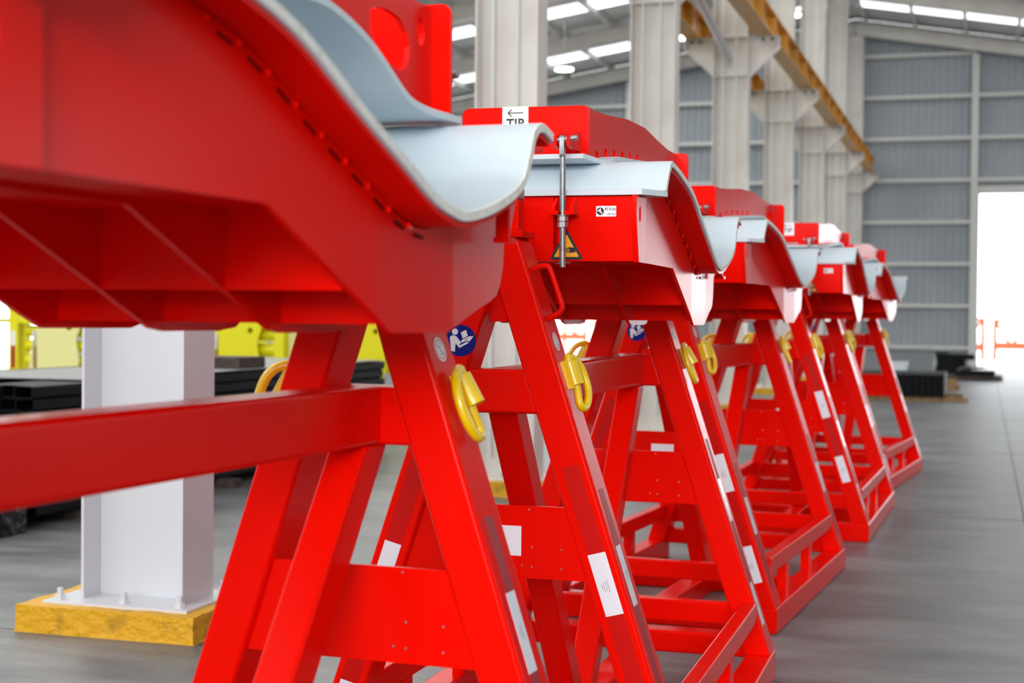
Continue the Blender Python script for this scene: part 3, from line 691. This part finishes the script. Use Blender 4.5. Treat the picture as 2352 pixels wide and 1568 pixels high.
    poly = lower + outer[::-1]
    holes = [rrect(yy-.018, yy+.018, interp(BW,yy)+.004, interp(BW,yy)+.030, .010, 4) for yy in (-.60,-.475,-.35,-.225,-.10,.02)]
    holes.append([(.515,2.086),(.545,2.098),(.60,2.102),(.658,2.096),(.690,2.074),(.706,2.046),(.700,2.018),(.686,2.000),(.66,1.989),(.60,1.998),(.545,2.02),(.515,2.045)])
    holes.append(circ(.762, 2.087, .021, 18, .030)); holes.append([(.60,1.945),(.625,1.945),(.632,1.952),(.618,1.960),(.604,1.956)])
    for sx in (-1, 1):
        x0 = pw-.012 if sx > 0 else -pw
        w_ = MB().prism(poly, YZ @ tr(0,0,x0), .012, holes=holes).build('side_wall', RED, clamp, smooth=False)
    MB().prism(rrect(-.242,.242,1.922,2.155,.022,6,(0,0,1,1)), XZm @ tr(0,0,-.835), .012).build('end_plate', RED, clamp, bev=.0015, seg=1)
    # clamp pad
    pd = MB(); sweep_x(UPs, -.25, .25, .016, 0, pd)
    n = len(UPs)
    for k in (0, 1, 2, 3):       # chamfer the near corners
        f_ = 1-k/4.0
        for idx in (k, 2*n+k): x_, y_, z_ = pd.v[idx]; pd.v[idx] = (x_+.045*f_, y_, z_)
        for idx in (n+k, 3*n+k): x_, y_, z_ = pd.v[idx]; pd.v[idx] = (x_-.045*f_, y_, z_)
    pd.build('clamp_pad', GREY, clamp, bev=.002, seg=1, ang=40)
    M = plane_m((-.031, -.7325, 2.101), (1,0,0), (0,0,1), (0,-1,0))
    tp = MB().prism(rrect(-.0425,.0425,-.044,.044,.002,2), M, .0006).build('tip_label', WHITE, clamp, smooth=False)
    ar = MB().prism([(-.024,.0225),(.026,.0225),(.026,.0255),(-.024,.0255)], M @ tr(0,0,.0006), .0003)
    ar.prism([(-.026,.024),(-.013,.036),(-.011,.034),(-.020,.024),(-.011,.014),(-.013,.012)], M @ tr(0,0,.0006), .0003)
    ar.build('arrow', BLACK, clamp, smooth=False)
    text_mesh('label_text', 'TIP', .040, M @ Matrix.Translation((0,-.022,.0008)), BLACK, clamp, .0011, 'CENTER', .98)
    # clamp lugs and rods
    for sy in (-1, 1):
        yf = -.732 if sy < 0 else .835; y_r = -.865 if sy < 0 else .965
        for xx in (.137, .178):
            Lg = [(yf, 1.998), (y_r-.004*0+(.018 if sy < 0 else -.018), 1.998), (y_r-sy*-.020 if 0 else y_r+sy*.016, 2.005), (y_r+sy*.016, 2.030), (y_r-sy*.010, 2.038), (yf-sy*-.01 if 0 else yf+sy*.004, 2.062), (yf, 2.062)]
            MB().prism(Lg, YZ @ tr(0,0,xx-.005), .010).build('clamp_lug', RED, clamp)
        pn = MB().cyl((.117, y_r, 2.020), (.202, y_r, 2.028), .0085, 14).build('clamp_pin', STEEL, R)
        rd = MB().prism(rrect(-.011,.011,-.055,.012,.010,4), plane_m((.157, y_r, 2.024), (0,1,0), (0,0,1), (1,0,0)) @ tr(0,0,-.007), .014)
        rd.cyl((.158, y_r, 1.975), (.161, y_r, 1.640), .0085, 14)
        for k in range(56):
            z = 1.955-.0055*k; rd.tube([(.1585,y_r,z),(.1586,y_r,z-.0022)], .0094, 10, caps=True)
        rod = rd.build('clamp_rod', STEEL, R, ang=50)
        for z in (1.786, 1.768): MB().cyl((.160,y_r,z-.008),(.160,y_r,z+.007),.0165,6).build('nut', STEEL, rod, smooth=False)
        MB().cyl((.160,y_r,1.794),(.160,y_r,1.797),.021,18).build('washer', STEEL, rod)
        MB().tube([(.140,y_r,1.650),(.147,y_r,1.653),(.175,y_r,1.653),(.184,y_r,1.656),(.180,y_r,1.650)], .0012, 6).build('split_pin', STEEL, rod)
        yb0 = -.82 if sy < 0 else .99
        bk = MB()
        a_, b_ = sorted((yb0, y_r+sy*.022))
        bk.box(.122, .150, a_, b_, 1.797, 1.809); bk.box(.170, .198, a_, b_, 1.797, 1.809); bk.box(.122, .198, *sorted((yb0, y_r-sy*.012)), 1.797, 1.809)
        for xx in (.128, .184): 
            bk.prism([(yb0,1.809),(y_r+sy*.012,1.809),(y_r+sy*.006,1.822),(yb0+sy*.012,1.852),(yb0,1.852)], YZ @ tr(0,0,xx), .009)
        if sy > 0: bk.box(.10,.22,.985,.995,1.75,1.856)
        bk.build('rod_bracket', RED, R)
    return R

def catmull3(P, n=4):
    out = []
    for i in range(len(P)-1):
        p0 = P[max(i-1,0)]; p1 = P[i]; p2 = P[i+1]; p3 = P[min(i+2,len(P)-1)]
        for j in range(n):
            t = j/n; out.append(.5*((2*p1)+(-p0+p2)*t+(2*p0-5*p1+4*p2-p3)*t*t+(-p0+3*p1-3*p2+p3)*t**3))
    out.append(P[-1]); return out

def decals(R, k, front_top, side_top, with_book):
    """stickers and reflective tape: positions differ from stand to stand"""
    for sy in (-1, 1):
        y0 = -D if sy < 0 else D-LE; yc = y0+LE/2
        for sx in (-1, 1):
            nrm = Vector((sx,0,SL)).normalized(); up = Vector((-SL*sx,0,1)).normalized()
            # outer side face tape
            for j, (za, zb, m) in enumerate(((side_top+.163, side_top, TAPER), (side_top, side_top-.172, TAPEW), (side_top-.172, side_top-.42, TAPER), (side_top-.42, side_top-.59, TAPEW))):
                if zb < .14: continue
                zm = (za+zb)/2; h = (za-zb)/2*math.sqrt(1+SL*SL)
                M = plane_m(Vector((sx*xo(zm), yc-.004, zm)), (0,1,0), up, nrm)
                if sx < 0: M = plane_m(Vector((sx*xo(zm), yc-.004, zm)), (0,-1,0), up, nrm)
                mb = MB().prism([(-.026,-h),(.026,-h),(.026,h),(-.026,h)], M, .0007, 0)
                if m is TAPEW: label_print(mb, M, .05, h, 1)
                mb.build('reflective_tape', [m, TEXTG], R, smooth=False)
            # front face tape on the near pair
            if sy < 0:
                upf = Vector((-SL*sx,0,1)).normalized(); rt = Vector((1,0,0))
                ft = front_top
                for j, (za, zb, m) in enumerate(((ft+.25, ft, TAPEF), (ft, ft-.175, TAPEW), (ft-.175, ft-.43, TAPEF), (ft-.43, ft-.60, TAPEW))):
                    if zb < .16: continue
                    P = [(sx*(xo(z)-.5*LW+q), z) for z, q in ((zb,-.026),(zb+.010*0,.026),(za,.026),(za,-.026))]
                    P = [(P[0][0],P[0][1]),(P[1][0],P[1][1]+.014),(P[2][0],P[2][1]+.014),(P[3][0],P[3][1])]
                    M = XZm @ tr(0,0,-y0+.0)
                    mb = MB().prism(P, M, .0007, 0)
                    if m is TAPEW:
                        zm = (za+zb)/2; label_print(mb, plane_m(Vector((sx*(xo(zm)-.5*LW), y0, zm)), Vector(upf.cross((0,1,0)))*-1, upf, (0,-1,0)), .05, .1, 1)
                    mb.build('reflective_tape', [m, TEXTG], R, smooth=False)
            if sx > 0:
                zc = 1.418; M = plane_m(Vector((xo(zc), yc, zc)), (0,1,0), up, nrm)
                mb = MB().prism(circ(0,0,.028,28), M, .0006, 0)
                mb.prism(circ(0,0,.0235,28), M @ tr(0,0,.0005), .0002, 1, holes=[circ(0,0,.0205,28)])
                R_ = M @ tr(0,0,.0005) @ Matrix.Rotation(math.radians(-40),4,'Z')
                mb.prism([(-.0205,-.0013),(.0205,-.0013),(.0205,.0013),(-.0205,.0013)], R_, .0002, 1)
                mb.prism(circ(.002,.010,.006,14), M @ tr(0,0,.0005), .00025, 2, holes=[circ(.002,.010,.0045,14)])
                mb.prism([(-.001,-.012),(.001,-.012),(.001,.004),(-.001,.004)], M @ tr(0,0,.0005), .00025, 2)
                mb.prism([(-.001,-.014),(.006,-.014),(.006,-.010),(-.001,-.010)], M @ tr(0,0,.0005), .00025, 2)
                mb.build('prohibition_label', [WHITE, DRED, BLACK], R, smooth=False)
    # label on the near gusset plate
    MB().prism(rrect(-.03,.082,.787,.875,.001,1), XZm @ tr(0,0,D-.028+.010), .0007).build('data_label', WHITE, R, smooth=False)
    # blue read-the-manual disc on the near left leg
    M = plane_m((-.105, -D, 1.418), (1,0,0), (0,0,1), (0,-1,0))
    mb = MB().prism(circ(0,0,.047,36), M, .0006, 0)
    K = M @ tr(0,0,.0005)
    mb.prism(circ(-.018,.026,.0095,18), K, .0003, 1)
    mb.prism([(-.034,.010),(-.026,.016),(-.014,.013),(-.004,.001),(.002,-.006),(.020,-.001),(.024,.004),(.022,.008),(.016,.006),(.004,.002),(-.006,-.016),(.018,-.004),(.026,-.006),(-.004,-.022),(-.016,-.008),(-.018,-.034),(-.030,-.030)], K, .0003, 1)
    mb.prism([(.000,.024),(.016,.032),(.022,.014),(.006,.006)], K, .0003, 1); mb.prism([(.006,.004),(.024,.012),(.040,.014),(.028,-.002),(.014,-.002)], K, .0003, 1)
    mb.build('manual_label', [BLUE, WHITE], R, smooth=False)

proto = make_stand()
G = 'row of red blade transport stands'
POSES = [(-1.3696, 2.2449, -0.0487), (-1.3844, 5.2919, 0.0124), (-1.4312, 8.2608, -0.0697), (-1.2755, 11.3845, -0.0266), (-1.2436, 14.5284, -0.0942)]
LAB = ['nearest red blade transport stand, its big cradle filling the upper left of the photo',
       'second red blade transport stand, grab handle and crush warning triangle in view',
       'third red blade transport stand from the camera, in the middle of the row',
       'fourth red blade transport stand, the TIP label fully readable on its clamp',
       'farthest red blade transport stand at the end of the row']
TAPE = [(.82, .89), (.802, .826), (.83, .632), (.99, .80), (.86, .74)]
stands = [proto] + [copy_tree(proto) for _ in range(4)]
for k, (R, (x, y, a)) in enumerate(zip(stands, POSES)):
    R.location = (x, y, 0); R.rotation_euler = (0, 0, a)
    tag(R, LAB[k], 'transport stand', G)
    decals(R, k, *TAPE[k], True)
    if k == 3:                                   # its label sits a little farther right
        for ch in R.children_recursive:
            if ch.name.split('.')[0] in ('tip_label', 'arrow') or (ch.name.startswith('label_text') and ch.data.name.startswith('tip')): ch.location.x += .022
